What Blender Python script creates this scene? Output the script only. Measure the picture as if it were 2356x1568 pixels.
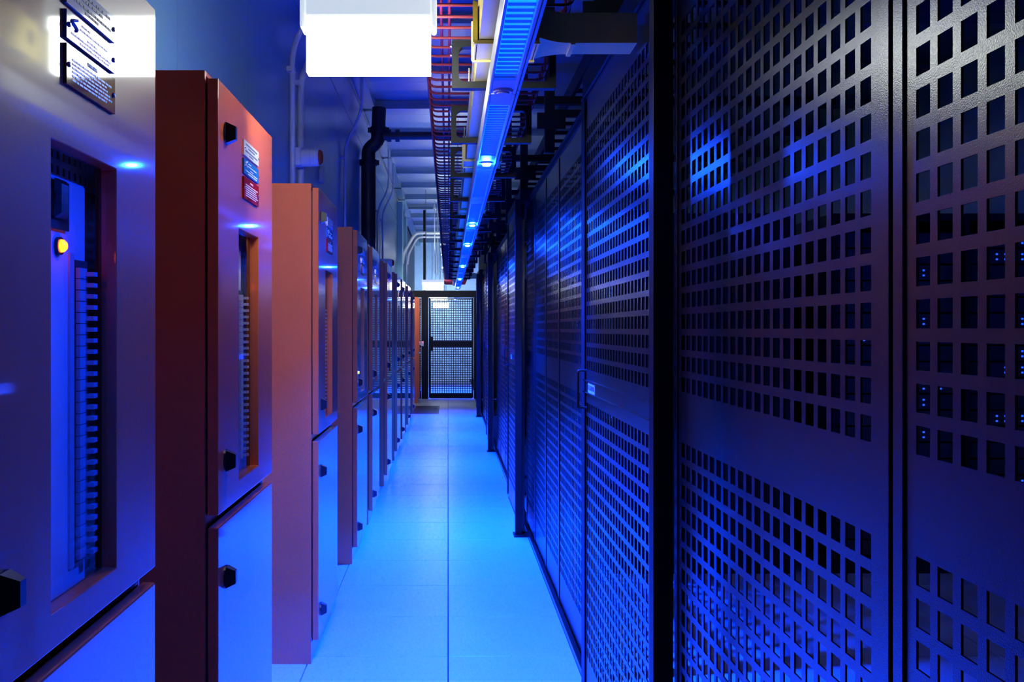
import bpy, math, random
from mathutils import Vector

# ------------------------------------------------------------------ camera, world, exposure
scene = bpy.context.scene
for o in list(bpy.data.objects):
    bpy.data.objects.remove(o, do_unlink=True)
COL = scene.collection

EYE = 1.424                    # camera height above the raised floor
camd = bpy.data.cameras.new('camera')
camd.sensor_fit = 'HORIZONTAL'
camd.sensor_width = 36.0
camd.lens = 35.0
camd.shift_x = (1178 - 1031) / 2356
camd.shift_y = -(784 - 757) / 2356
camd.clip_start = 0.05
cam = bpy.data.objects.new('camera', camd)
cam.location = (0, 0, EYE)
cam.rotation_euler = (math.radians(90), 0, 0)
COL.objects.link(cam)
scene.camera = cam

world = bpy.data.worlds.new('world')
scene.world = world
world.use_nodes = True
world.node_tree.nodes['Background'].inputs['Color'].default_value = (0, 0, 0, 1)
world.node_tree.nodes['Background'].inputs['Strength'].default_value = 0.0

scene.view_settings.view_transform = 'Standard'
scene.view_settings.look = 'None'
scene.view_settings.exposure = 0.0
scene.view_settings.gamma = 1.0
scene.view_settings.use_curve_mapping = False
scene.cycles.use_denoising = True
scene.cycles.max_bounces = 7
scene.cycles.diffuse_bounces = 4
scene.cycles.glossy_bounces = 3
scene.cycles.transparent_max_bounces = 8
scene.cycles.caustics_reflective = False
scene.cycles.caustics_refractive = False
scene.cycles.sample_clamp_indirect = 8.0
scene.cycles.blur_glossy = 0.5

# lamp strengths (each lamp is built further down)
BLUE = (0.0, 0.055, 1.0)
BLUE_LENS = 6.0
BLUE_SPOT = 5000.0     # the glowing spot lens itself
BLUE_BEAM = 2150.0     # watts of each spot's downward beam
WHITE = (0.93, 1.0, 0.90)
WHITE_LAMP = 16.0      # the end we look at
WHITE_REAR = 84.0     # its main face, turned down the aisle
BATTEN = 14.0

R = random.Random(7)

# ------------------------------------------------------------------ materials
def new_mat(name):
    m = bpy.data.materials.new(name)
    m.use_nodes = True
    return m, m.node_tree.nodes, m.node_tree.links, m.node_tree.nodes['Principled BSDF']

def paint(name, col, rough=0.4, coat=0.0, coat_rough=0.05, metal=0.0, var=0.06, scale=6.0,
          bump=0.0, bump_scale=300.0, spec=0.5, bump_dist=0.001):
    m, N, L, b = new_mat(name)
    tc = N.new('ShaderNodeTexCoord')
    nz = N.new('ShaderNodeTexNoise')
    nz.inputs['Scale'].default_value = scale
    nz.inputs['Detail'].default_value = 4
    L.new(tc.outputs['Object'], nz.inputs['Vector'])
    ramp = N.new('ShaderNodeValToRGB')
    ramp.color_ramp.elements[0].position = 0.3
    ramp.color_ramp.elements[1].position = 0.7
    ramp.color_ramp.elements[0].color = (*[c * (1 - var) for c in col], 1)
    ramp.color_ramp.elements[1].color = (*[min(1, c * (1 + var)) for c in col], 1)
    L.new(nz.outputs['Fac'], ramp.inputs['Fac'])
    L.new(ramp.outputs['Color'], b.inputs['Base Color'])
    b.inputs['Roughness'].default_value = rough
    b.inputs['Metallic'].default_value = metal
    b.inputs['Coat Weight'].default_value = coat
    b.inputs['Coat Roughness'].default_value = coat_rough
    b.inputs['Specular IOR Level'].default_value = spec
    if bump > 0:
        n2 = N.new('ShaderNodeTexNoise')
        n2.inputs['Scale'].default_value = bump_scale
        n2.inputs['Detail'].default_value = 2
        L.new(tc.outputs['Object'], n2.inputs['Vector'])
        bp = N.new('ShaderNodeBump')
        bp.inputs['Strength'].default_value = bump
        bp.inputs['Distance'].default_value = bump_dist
        L.new(n2.outputs['Fac'], bp.inputs['Height'])
        L.new(bp.outputs['Normal'], b.inputs['Normal'])
    return m

def emit(name, col, strength, base=(0.8, 0.8, 0.8)):
    m, N, L, b = new_mat(name)
    b.inputs['Base Color'].default_value = (*base, 1)
    b.inputs['Emission Color'].default_value = (*col, 1)
    b.inputs['Emission Strength'].default_value = strength
    return m

M = {}
M['red'] = paint('cabinet_red_orange_lacquer', (0.80, 0.16, 0.055), 0.38, 1.0, 0.05, var=0.03, bump=0.06, bump_scale=60, spec=0.2)
M['red'].node_tree.nodes['Principled BSDF'].inputs['Coat IOR'].default_value = 1.4
M['panel_black'] = paint('cage_hammered_black_paint', (0.010, 0.011, 0.014), 0.25, metal=0.0, var=0.15, scale=30, bump=0.34, bump_scale=520, spec=0.5, bump_dist=0.0007)
M['panel_black'].node_tree.nodes['Principled BSDF'].inputs['IOR'].default_value = 1.58
M['black'] = paint('black_powder_coat', (0.004, 0.005, 0.007), 0.5, var=0.2, bump=0.1, bump_scale=400, spec=0.25)
M['rubber'] = paint('black_rubber', (0.008, 0.008, 0.01), 0.6)
M['knob'] = paint('black_plastic_knob', (0.012, 0.013, 0.016), 0.28)
M['wall'] = paint('wall_painted_steel', (0.17, 0.34, 0.42), 0.28, var=0.03, scale=1.5, bump=0.03, bump_scale=40)
M['ceil'] = paint('ceiling_painted_steel', (0.34, 0.48, 0.58), 0.32, var=0.05, scale=2.0, bump=0.05, bump_scale=25)
M['steel'] = paint('galvanised_steel', (0.42, 0.44, 0.46), 0.35, metal=0.8, var=0.15, scale=14)
M['conduit'] = paint('light_grey_conduit', (0.52, 0.55, 0.58), 0.4)
M['grey_plastic'] = paint('light_grey_plastic', (0.60, 0.62, 0.66), 0.45)
M['pipe'] = paint('black_fire_pipe', (0.03, 0.014, 0.012), 0.42, var=0.3, scale=20, bump=0.15, bump_scale=60)
M['maroon'] = paint('maroon_painted_wire', (0.13, 0.010, 0.018), 0.42, var=0.15, spec=0.3)
M['yellow'] = paint('yellow_cable_duct_plastic', (0.86, 0.72, 0.20), 0.35, var=0.04)
M['housing'] = paint('lamp_housing_pale_paint', (0.55, 0.58, 0.62), 0.35)
M['white_plate'] = paint('white_engraved_plate', (0.82, 0.84, 0.86), 0.08)
M['blue_plate'] = paint('blue_engraved_plate', (0.02, 0.22, 0.75), 0.08)
M['red_plate'] = paint('red_engraved_plate', (0.50, 0.008, 0.03), 0.07)
M['ink'] = paint('dark_ink', (0.10, 0.12, 0.16), 0.5)
M['white_ink'] = paint('white_ink', (0.85, 0.85, 0.85), 0.4)
M['dead_front'] = paint('white_inner_panel', (0.86, 0.87, 0.88), 0.45)
M['inner_dark'] = paint('dark_inner_cover', (0.05, 0.055, 0.07), 0.4)
M['breaker'] = paint('pale_breaker', (0.62, 0.64, 0.68), 0.35)
M['screw'] = paint('bright_screw', (0.75, 0.75, 0.78), 0.2, metal=1.0)
M['rack'] = paint('rack_dark_steel', (0.012, 0.013, 0.017), 0.45, var=0.2)
M['mat'] = paint('dark_floor_grille', (0.03, 0.035, 0.05), 0.4)
M['seam'] = paint('dark_subfloor', (0.02, 0.025, 0.04), 0.7)
M['amber_lens'] = paint('dark_amber_lens', (0.30, 0.03, 0.01), 0.15)
M['blade'] = paint('bright_louvre_blade', (0.30, 0.33, 0.38), 0.35)
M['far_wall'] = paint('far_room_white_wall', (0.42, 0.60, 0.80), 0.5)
M['blue_lens'] = emit('blue_lamp_lens', BLUE, BLUE_LENS)
M['blue_spot'] = emit('blue_spot_lens', (0.004, 0.05, 1.0), BLUE_SPOT)
M['lamp'] = emit('white_lamp_diffuser', WHITE, WHITE_LAMP)
M['lamp_rear'] = emit('white_lamp_main_face', WHITE, WHITE_REAR)
M['lamp_cap'] = emit('white_lamp_translucent_cap', (0.72, 0.85, 1.0), 0.75)
M['lamp_far'] = emit('white_far_room_lamp_face', (0.62, 0.85, 1.0), 300.0)
M['batten'] = emit('white_batten_diffuser', (0.88, 0.97, 1.0), BATTEN)
M['amber'] = emit('amber_pilot_lamp', (1.0, 0.11, 0.002), 12.0, (0.25, 0.04, 0.0))
M['led'] = emit('blue_indicator', (0.01, 0.10, 1.0), 1.2)
M['led_red'] = emit('red_indicator', (1.0, 0.02, 0.05), 8.0)
M['led_green'] = emit('yellow_green_indicator', (0.7, 0.7, 0.02), 1.5, (0.1, 0.1, 0.0))

def floor_material():
    m, N, L, b = new_mat('vinyl_floor_tile')
    tc = N.new('ShaderNodeTexCoord')
    oi = N.new('ShaderNodeObjectInfo')
    add = N.new('ShaderNodeVectorMath'); add.operation = 'ADD'
    L.new(tc.outputs['Object'], add.inputs[0]); L.new(oi.outputs['Random'], add.inputs[1])
    sp = N.new('ShaderNodeTexNoise'); sp.inputs['Scale'].default_value = 160; sp.inputs['Detail'].default_value = 3
    L.new(tc.outputs['Object'], sp.inputs['Vector'])
    st = N.new('ShaderNodeTexNoise'); st.inputs['Scale'].default_value = 5; st.inputs['Detail'].default_value = 6
    L.new(add.outputs['Vector'], st.inputs['Vector'])
    r1 = N.new('ShaderNodeValToRGB')
    r1.color_ramp.elements[0].position = 0.30; r1.color_ramp.elements[0].color = (0.44, 0.45, 0.47, 1)
    r1.color_ramp.elements[1].position = 0.42; r1.color_ramp.elements[1].color = (0.72, 0.74, 0.76, 1)
    L.new(sp.outputs['Fac'], r1.inputs['Fac'])
    r2 = N.new('ShaderNodeValToRGB')
    r2.color_ramp.elements[0].position = 0.3; r2.color_ramp.elements[0].color = (0.94, 0.94, 0.94, 1)
    r2.color_ramp.elements[1].position = 0.7; r2.color_ramp.elements[1].color = (1, 1, 1, 1)
    L.new(st.outputs['Fac'], r2.inputs['Fac'])
    mx = N.new('ShaderNodeMix'); mx.data_type = 'RGBA'; mx.blend_type = 'MULTIPLY'
    mx.inputs['Factor'].default_value = 1.0
    L.new(r1.outputs['Color'], mx.inputs['A']); L.new(r2.outputs['Color'], mx.inputs['B'])
    L.new(mx.outputs['Result'], b.inputs['Base Color'])
    mr = N.new('ShaderNodeMapRange')
    mr.inputs['To Min'].default_value = 0.27; mr.inputs['To Max'].default_value = 0.33
    L.new(st.outputs['Fac'], mr.inputs['Value'])
    L.new(mr.outputs['Result'], b.inputs['Roughness'])
    return m
M['tile'] = floor_material()

def glass_material():
    m, N, L, b = new_mat('cabinet_window_pane')
    out = N['Material Output']
    tr = N.new('ShaderNodeBsdfTransparent')
    gl = N.new('ShaderNodeBsdfGlossy'); gl.inputs['Roughness'].default_value = 0.03
    fr = N.new('ShaderNodeFresnel'); fr.inputs['IOR'].default_value = 1.5
    ge = N.new('ShaderNodeNewGeometry')
    mu = N.new('ShaderNodeMath'); mu.operation = 'MULTIPLY'
    iv = N.new('ShaderNodeMath'); iv.operation = 'SUBTRACT'; iv.inputs[0].default_value = 1.0
    L.new(ge.outputs['Backfacing'], iv.inputs[1])
    L.new(fr.outputs['Fac'], mu.inputs[0]); L.new(iv.outputs['Value'], mu.inputs[1])
    mix = N.new('ShaderNodeMixShader')
    tr.inputs['Color'].default_value = (0.98, 0.985, 0.99, 1)
    L.new(mu.outputs['Value'], mix.inputs['Fac'])
    L.new(tr.outputs['BSDF'], mix.inputs[1]); L.new(gl.outputs['BSDF'], mix.inputs[2])
    L.new(mix.outputs['Shader'], out.inputs['Surface'])
    return m
M['glass'] = glass_material()

# ------------------------------------------------------------------ mesh helpers
class MB:
    """collects vertices and faces of ONE part"""
    def __init__(self):
        self.v = []; self.f = []
    def box(self, x0, x1, y0, y1, z0, z1):
        i = len(self.v)
        self.v += [(x0, y0, z0), (x1, y0, z0), (x1, y1, z0), (x0, y1, z0),
                   (x0, y0, z1), (x1, y0, z1), (x1, y1, z1), (x0, y1, z1)]
        self.f += [(i, i+3, i+2, i+1), (i+4, i+5, i+6, i+7), (i, i+1, i+5, i+4),
                   (i+1, i+2, i+6, i+5), (i+2, i+3, i+7, i+6), (i+3, i, i+4, i+7)]
        return self
    def prism(self, ring0, ring1):
        """two matching rings of points joined, both ends capped"""
        i = len(self.v); n = len(ring0)
        self.v += list(ring0) + list(ring1)
        for k in range(n):
            k2 = (k + 1) % n
            self.f.append((i + k, i + k2, i + n + k2, i + n + k))
        self.f.append(tuple(i + k for k in range(n))[::-1])
        self.f.append(tuple(i + n + k for k in range(n)))
        return self
    def tube(self, pts, r, seg=10, bend=0.0):
        pts = [Vector(p) for p in pts]
        if bend > 0 and len(pts) > 2:
            q = [pts[0]]
            for k in range(1, len(pts) - 1):
                a, b, c = pts[k-1], pts[k], pts[k+1]
                d1 = (a - b); d2 = (c - b)
                t = min(bend, d1.length * 0.45, d2.length * 0.45)
                p1 = b + d1.normalized() * t; p2 = b + d2.normalized() * t
                for s in range(5):
                    u = s / 4
                    q.append(p1 * (1-u)**2 + b * 2*u*(1-u) + p2 * u**2)
            q.append(pts[-1]); pts = q
        rings = []
        n = len(pts)
        prev = None
        for k in range(n):
            t = (pts[min(k+1, n-1)] - pts[max(k-1, 0)]).normalized()
            if prev is None:
                ref = Vector((0, 0, 1)) if abs(t.z) < 0.9 else Vector((1, 0, 0))
                u = t.cross(ref).normalized()
            else:
                u = (prev - t * prev.dot(t)).normalized()
            prev = u
            w = t.cross(u)
            rr = r[k] if isinstance(r, (list, tuple)) else r
            rings.append([tuple(pts[k] + (u * math.cos(2*math.pi*a/seg) + w * math.sin(2*math.pi*a/seg)) * rr) for a in range(seg)])
        i = len(self.v)
        for g in rings: self.v += g
        for k in range(n - 1):
            for a in range(seg):
                a2 = (a + 1) % seg
                self.f.append((i + k*seg + a, i + k*seg + a2, i + (k+1)*seg + a2, i + (k+1)*seg + a))
        self.f.append(tuple(i + a for a in range(seg))[::-1])
        self.f.append(tuple(i + (n-1)*seg + a for a in range(seg)))
        return self
    def lathe(self, origin, axis, prof, seg=20):
        """prof: (distance along axis, radius); axis is 'x','y' or 'z'"""
        ax = {'x': Vector((1, 0, 0)), 'y': Vector((0, 1, 0)), 'z': Vector((0, 0, 1))}[axis]
        o = Vector(origin)
        u = Vector((0, 1, 0)) if axis == 'x' else (Vector((0, 0, 1)) if axis == 'y' else Vector((1, 0, 0)))
        w = ax.cross(u)
        i = len(self.v)
        for d, r in prof:
            for a in range(seg):
                t = 2 * math.pi * a / seg
                self.v.append(tuple(o + ax * d + (u * math.cos(t) + w * math.sin(t)) * r))
        for k in range(len(prof) - 1):
            for a in range(seg):
                a2 = (a + 1) % seg
                self.f.append((i + k*seg + a, i + k*seg + a2, i + (k+1)*seg + a2, i + (k+1)*seg + a))
        self.f.append(tuple(i + a for a in range(seg))[::-1])
        self.f.append(tuple(i + (len(prof)-1)*seg + a for a in range(seg)))
        return self
    def mesh(self, name, mat, smooth=False):
        me = bpy.data.meshes.new(name)
        me.from_pydata(self.v, [], self.f)
        me.materials.append(M[mat])
        if smooth:
            me.polygons.foreach_set('use_smooth', [True] * len(me.polygons))
            try:
                me.set_sharp_from_angle(angle=math.radians(40))
            except Exception:
                pass
        me.update()
        return me
    def build(self, name, mat, parent=None, loc=(0, 0, 0), smooth=False, bevel=0.0):
        return put(name, self.mesh(name, mat, smooth), parent, loc, bevel)

def put(name, me, parent=None, loc=(0, 0, 0), bevel=0.0):
    o = bpy.data.objects.new(name, me)
    COL.objects.link(o)
    o.location = loc
    if parent is not None:
        o.parent = parent
    if bevel > 0:
        b = o.modifiers.new('bevel', 'BEVEL')
        b.width = bevel; b.segments = 2; b.limit_method = 'ANGLE'
        b.angle_limit = math.radians(50)
    return o

def tag(o, label=None, cat=None, group=None, kind=None):
    if label: o['label'] = label
    if cat: o['category'] = cat
    if group: o['group'] = group
    if kind: o['kind'] = kind
    return o

def thing(name, label, cat, loc=(0, 0, 0), group=None):
    o = bpy.data.objects.new(name, None)
    o.empty_display_size = 0.1
    COL.objects.link(o)
    o.location = loc
    return tag(o, label, cat, group)

def copy_tree(o, parent=None):
    c = o.copy()
    COL.objects.link(c)
    c.parent = parent
    for ch in [x for x in bpy.data.objects if x.parent == o]:
        copy_tree(ch, c)
    return c

ORD = ['nearest', 'second', 'third', 'fourth', 'fifth', 'sixth', 'seventh', 'eighth', 'ninth', 'tenth',
       'eleventh', 'twelfth', 'thirteenth', 'fourteenth', 'fifteenth', 'sixteenth', 'seventeenth',
       'eighteenth', 'nineteenth', 'twentieth']

def perforated(y_edges, z_edges, holes, t=0.003):
    """a sheet lying in the YZ plane (front at x=0 facing -x, back at x=t); holes: set of (iy, iz)"""
    ny, nz = len(y_edges), len(z_edges)
    v = [(0.0, y, z) for y in y_edges for z in z_edges] + [(t, y, z) for y in y_edges for z in z_edges]
    off = ny * nz
    I = lambda a, b: a * nz + b
    f = []
    solid = lambda a, b: 0 <= a < ny-1 and 0 <= b < nz-1 and (a, b) not in holes
    for a in range(ny - 1):
        for b in range(nz - 1):
            if not solid(a, b):
                continue
            f.append((I(a, b), I(a, b+1), I(a+1, b+1), I(a+1, b)))
            f.append((off+I(a, b), off+I(a+1, b), off+I(a+1, b+1), off+I(a, b+1)))
            if not solid(a-1, b): f.append((I(a, b), off+I(a, b), off+I(a, b+1), I(a, b+1)))
            if not solid(a+1, b): f.append((I(a+1, b), I(a+1, b+1), off+I(a+1, b+1), off+I(a+1, b)))
            if not solid(a, b-1): f.append((I(a, b), I(a+1, b), off+I(a+1, b), off+I(a, b)))
            if not solid(a, b+1): f.append((I(a, b+1), off+I(a, b+1), off+I(a+1, b+1), I(a+1, b+1)))
    mb = MB(); mb.v = v; mb.f = f
    return mb

PY, PZ, HY, HZ = 0.0528, 0.0510, 0.0350, 0.0350
def edges_1d(spans, lo, hi):
    e = [lo]; idx = []
    for a, b in spans:
        if a > e[-1] + 1e-6: e.append(a)
        idx.append(len(e) - 1)
        e.append(b)
    if hi > e[-1] + 1e-6: e.append(hi)
    return e, idx
_sheet = {}
def sheet_mesh(width, z0=0.04, z1=2.30, margin=0.045):
    key = (round(width, 3), z0, z1)
    if key in _sheet:
        return _sheet[key]
    n = int((width - 2*margin + (PY - HY)) / PY)
    used = n * PY - (PY - HY)
    s = (width - used) / 2
    ys = [(s + k*PY, s + k*PY + HY) for k in range(n)]
    zs = []
    z = 1.148
    low = []
    while z - HZ > z0 + 0.13:
        low.append((z - HZ, z)); z -= PZ
    zs += low[::-1]
    z = 1.272
    while z + HZ < z1 - 0.085:
        zs.append((z, z + HZ)); z += PZ
    ye, yi = edges_1d(ys, 0, width)
    ze, zi = edges_1d(zs, z0, z1)
    me = perforated(ye, ze, {(a, b) for a in yi for b in zi}).mesh('perforated_sheet', 'panel_black')
    _sheet[key] = me
    return me

# ------------------------------------------------------------------ the setting
X_WALL = -0.945
Z_CEIL = 3.95
floor = MB().box(-1.05, 4.6, -8.1, 31, -0.10, -0.022).build('floor', 'seam')
tag(floor, 'pale speckled raised floor of square tiles with thin dark joints', kind='structure')
SEAM0 = 4.337 - 0.6 * 20
tile_cache = {}
def tile(x0, x1, y0, y1):
    k = (round(x1-x0, 3), round(y1-y0, 3))
    g = 0.0022
    if k not in tile_cache:
        w, d = x1-x0, y1-y0
        mb = MB()
        c = 0.0015
        mb.prism([(g, g, -0.021), (w-g, g, -0.021), (w-g, d-g, -0.021), (g, d-g, -0.021)],
                 [(g, g, -c), (w-g, g, -c), (w-g, d-g, -c), (g, d-g, -c)])
        i = len(mb.v)
        mb.f.pop()
        mb.v += [(g+c, g+c, 0), (w-g-c, g+c, 0), (w-g-c, d-g-c, 0), (g+c, d-g-c, 0)]
        for a in range(4):
            b = (a+1) % 4
            mb.f.append((i-4+a, i-4+b, i+b, i+a))
        mb.f.append((i, i+1, i+2, i+3))
        tile_cache[k] = mb.mesh('tile', 'tile')
    put('tile', tile_cache[k], floor, (x0, y0, R.uniform(-0.0003, 0.0)))
cols = [(-0.945, -0.6), (-0.6, 0.0), (0.0, 0.6)]
row = 0
y = SEAM0
while y < 30.6:
    if y > -8.1:
        for c in cols:
            tile(c[0], c[1], y, y + 0.6)
        if -2 < y < 8:
            for k in range(6):
                tile(0.6 + 0.6*k, 1.2 + 0.6*k, y, y + 0.6)
    y += 0.6

# left wall of 1.2 m steel panels
wl = MB().box(-1.05, X_WALL - 0.03, -8.1, 31, 0, Z_CEIL + 0.1).build('wall_left', 'inner_dark')
tag(wl, 'painted steel panel wall behind the cabinets', kind='structure')
pan = MB().box(-0.028, 0.0, 0.0015, 1.1985, 0.0, 3.435).mesh('wall_panel', 'wall')
hed = MB().box(-0.028, 0.0, 0.0015, 1.1985, 3.445, 3.90).mesh('header_panel', 'wall')
y = 3.47 - 1.2 * 9
while y < 22:
    put('wall_panel', pan, wl, (X_WALL, y, 0))
    put('header_panel', hed, wl, (X_WALL, y, 0))
    y += 1.2
tag(MB().box(X_WALL + 0.0005, X_WALL + 0.012, -3.0, 23, 3.80, 3.83).build('trim_1', 'steel'), 'thin bright metal edge strip along the top of the left wall', kind='structure')
tag(MB().box(X_WALL + 0.0005, X_WALL + 0.10, 18.4, 18.75, 0, 3.78).build('trim_2', 'wall', bevel=0.004), 'tall wall casing just before the gate', kind='structure')
tag(MB().box(X_WALL + 0.0005, X_WALL + 0.07, 20.8, 21.3, 2.25, 3.78).build('trim_3', 'wall', bevel=0.004), 'tall wall casing just behind the gate frame', kind='structure')

wb = MB().box(-1.05, 4.7, -8.2, -8.1, -0.1, Z_CEIL + 0.1).build('wall_back', 'inner_dark')
tag(wb, 'plain painted wall closing the aisle behind the viewpoint', kind='structure')
wr = MB().box(4.6, 4.7, -8.1, 31, -0.1, Z_CEIL + 0.1).build('wall_right', 'wall')
tag(wr, 'plain painted wall on the far side of the cage', kind='structure')
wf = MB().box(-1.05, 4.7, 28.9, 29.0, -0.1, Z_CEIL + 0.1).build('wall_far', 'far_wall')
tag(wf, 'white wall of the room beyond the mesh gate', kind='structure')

ce = MB().box(-1.05, 4.7, -8.2, 31, Z_CEIL + 0.03, Z_CEIL + 0.12).build('ceiling', 'inner_dark')
tag(ce, 'painted metal ceiling with cross beams', kind='structure')
cpm = MB().box(X_WALL, 4.6, 0.002, 0.763, Z_CEIL, Z_CEIL + 0.025).mesh('ceiling_panel', 'ceil')
bmm = MB()
bmm.box(X_WALL, 4.6, 0.0, 0.14, Z_CEIL - 0.10, Z_CEIL - 0.092)
bmm.box(X_WALL, 4.6, 0.065, 0.075, Z_CEIL - 0.092, Z_CEIL)
bmm = bmm.mesh('beam', 'ceil')
y = 9.43 - 1.53 * 11
while y < 30.5:
    put('beam', bmm, ce, (0, y, 0))
    put('ceiling_panel', cpm, ce, (0, y, 0))
    put('ceiling_panel', cpm, ce, (0, y + 0.765, 0))
    y += 1.53
MB().box(X_WALL, X_WALL + 0.14, -3.0, 30.8, Z_CEIL - 0.10, Z_CEIL - 0.001).build('edge_angle', 'wall', ce)

# ------------------------------------------------------------------ red distribution cabinets
CB = -0.5825 - X_WALL          # cabinet depth 0.3625, local x from 0 (wall) outward
XD0, XD1 = CB + 0.0045, CB + 0.0305   # door back / front planes
CW = 0.735
def cab_body():
    m = MB(); t = 0.012; H = 2.045; d = CB
    m.box(0.004, 0.016, 0, CW, 0, H)                 # back
    m.box(0.016, d, 0, t, 0, H)                      # near side
    m.box(0.016, d, CW - t, CW, 0, H)                # far side
    m.box(0.016, d, t, CW - t, H - t, H)             # top
    m.box(0.016, d, t, CW - t, 0, 0.09)              # plinth
    m.box(d - 0.20, d, t, CW - t, 0.945, 0.975)      # divider
    return m.mesh('body', 'red')
def cab_gasket():
    m = MB(); d = CB
    for z0, z1 in ((0.11, 0.94), (0.985, 2.015)):
        m.box(d, d + 0.0045, 0.010, 0.022, z0, z1)
        m.box(d, d + 0.0045, CW - 0.022, CW - 0.010, z0, z1)
        m.box(d, d + 0.0045, 0.022, CW - 0.022, z0, z0 + 0.012)
        m.box(d, d + 0.0045, 0.022, CW - 0.022, z1 - 0.012, z1)
    return m.mesh('gasket', 'rubber')
WY0, WY1, WZ0, WZ1 = 0.240, 0.512, 1.027, 1.690
def cab_upper():
    ye = [0.004, WY0, WY1, CW - 0.002]; ze = [0.977, WZ0, WZ1, 2.026]
    m = perforated(ye, ze, {(1, 1)}, XD1 - XD0)
    # the sheet helper faces -x: mirror so the front faces +x
    m.v = [((XD1 - XD0) - x, y, z) for x, y, z in m.v]
    m.f = [q[::-1] for q in m.f]
    return m.mesh('upper_door', 'red')
def cab_lower():
    return MB().box(0, XD1 - XD0, 0.004, CW - 0.002, 0.10, 0.948).mesh('lower_door', 'red')
def knob_mesh():
    m = MB()
    a, b = 0.026, 0.016
    m.lathe((0, 0, 0), 'x', [(0, 0.029), (0.003, 0.029)], 16)
    m.prism([(0.003, -0.016, -a), (0.003, 0.016, -a), (0.003, 0.016, a), (0.003, -0.016, a)],
            [(0.026, -0.009, -b), (0.026, 0.009, -b), (0.026, 0.009, b), (0.026, -0.009, b)])
    return m.mesh('knob', 'knob')
def lines_mesh(rows, y0, y1, mat, h=0.0032):
    m = MB()
    for z, a, b in rows:
        # broken into word-like pieces
        y = y0 + (y1 - y0) * a; end = y0 + (y1 - y0) * b
        k = 0
        while y < end - 0.003:
            w = min(0.008 + 0.009 * ((k * 37 + int(z * 9999)) % 5) / 4, end - y)
            m.box(0, 0.0006, y, y + w, z - h/2, z + h/2)
            y += w + 0.0028; k += 1
    return m.mesh('text_lines', mat)
PY0, PY1 = 0.283, 0.490
PL = {'white': (EYE + 0.469, EYE + 0.510), 'blue': (EYE + 0.419, EYE + 0.460), 'red': (EYE + 0.3525, EYE + 0.411)}
def text_mesh(txt, size, mat, name='lettering', extr=0.0004):
    cu = bpy.data.curves.new('t', 'FONT')
    cu.body = txt; cu.size = size; cu.align_x = 'CENTER'; cu.align_y = 'CENTER'; cu.extrude = extr
    ob = bpy.data.objects.new('t', cu); COL.objects.link(ob)
    dg = bpy.context.evaluated_depsgraph_get()
    me = bpy.data.meshes.new_from_object(ob.evaluated_get(dg))
    bpy.data.objects.remove(ob, do_unlink=True)
    me.name = name
    me.materials.clear(); me.materials.append(M[mat])
    return me

SH = {}
SH['body'] = cab_body(); SH['gasket'] = cab_gasket(); SH['upper'] = cab_upper(); SH['lower'] = cab_lower()
SH['knob'] = knob_mesh()
SH['pane'] = MB().box(0, 0.004, WY0 - 0.01, WY1 + 0.01, WZ0 - 0.01, WZ1 + 0.01).mesh('window_pane', 'glass')
_t = MB()
_t.box(0, 0.006, WY0 - 0.014, WY0 - 0.001, WZ0 - 0.014, WZ1 + 0.014).box(0, 0.006, WY1 + 0.001, WY1 + 0.014, WZ0 - 0.014, WZ1 + 0.014)
_t.box(0, 0.006, WY0 - 0.001, WY1 + 0.001, WZ0 - 0.014, WZ0 - 0.001).box(0, 0.006, WY0 - 0.001, WY1 + 0.001, WZ1 + 0.001, WZ1 + 0.014)
SH['seal'] = _t.mesh('window_seal', 'rubber')
for k in PL:
    z0, z1 = PL[k]
    SH['plate_' + k] = MB().box(0, 0.005, PY0, PY1, z0, z1).mesh('nameplate', k + '_plate')
SH['scr'] = MB().lathe((0, 0, 0), 'x', [(0, 0.004), (0.0015, 0.004), (0.003, 0.002)], 10).mesh('screw', 'screw')
z0, z1 = PL['white']; zm = (z0+z1)/2
SH['txt_white'] = lines_mesh([(z1-0.009, .12, .88), (z1-0.017, .28, .72), (z0+0.014, .1, .9), (z0+0.007, .35, .62)], PY0, PY1, 'ink', 0.004)
z0, z1 = PL['blue']
SH['txt_blue'] = lines_mesh([(z1-0.008, .28, .45), (z1-0.015, .25, .82), (z0+0.017, .4, .6), (z0+0.011, .08, .9), (z0+0.005, .25, .85)], PY0, PY1, 'white_ink', 0.0028)
_l = MB()
_pts = []
for k in range(15):
    a = k/14
    _pts.append((0.0006, PY0 + 0.030 + 0.012*math.cos(4.2*a*math.pi/2+0.6)*(1-0.3*a), z1 - 0.014 + 0.022*(0.5-a)*0.75))
_l.tube(_pts, 0.0024, 6)
SH['logo'] = _l.mesh('swirl_mark', 'white_ink')
z0, z1 = PL['red']
SH['txt_red'] = lines_mesh([(z1-0.019-0.0058*k, .10, .92 - .04*((k*3) % 4)) for k in range(6)], PY0, PY1, 'white_ink', 0.0030)
SH['warn'] = text_mesh('WARNING', 0.0085, 'white_ink')
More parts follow.
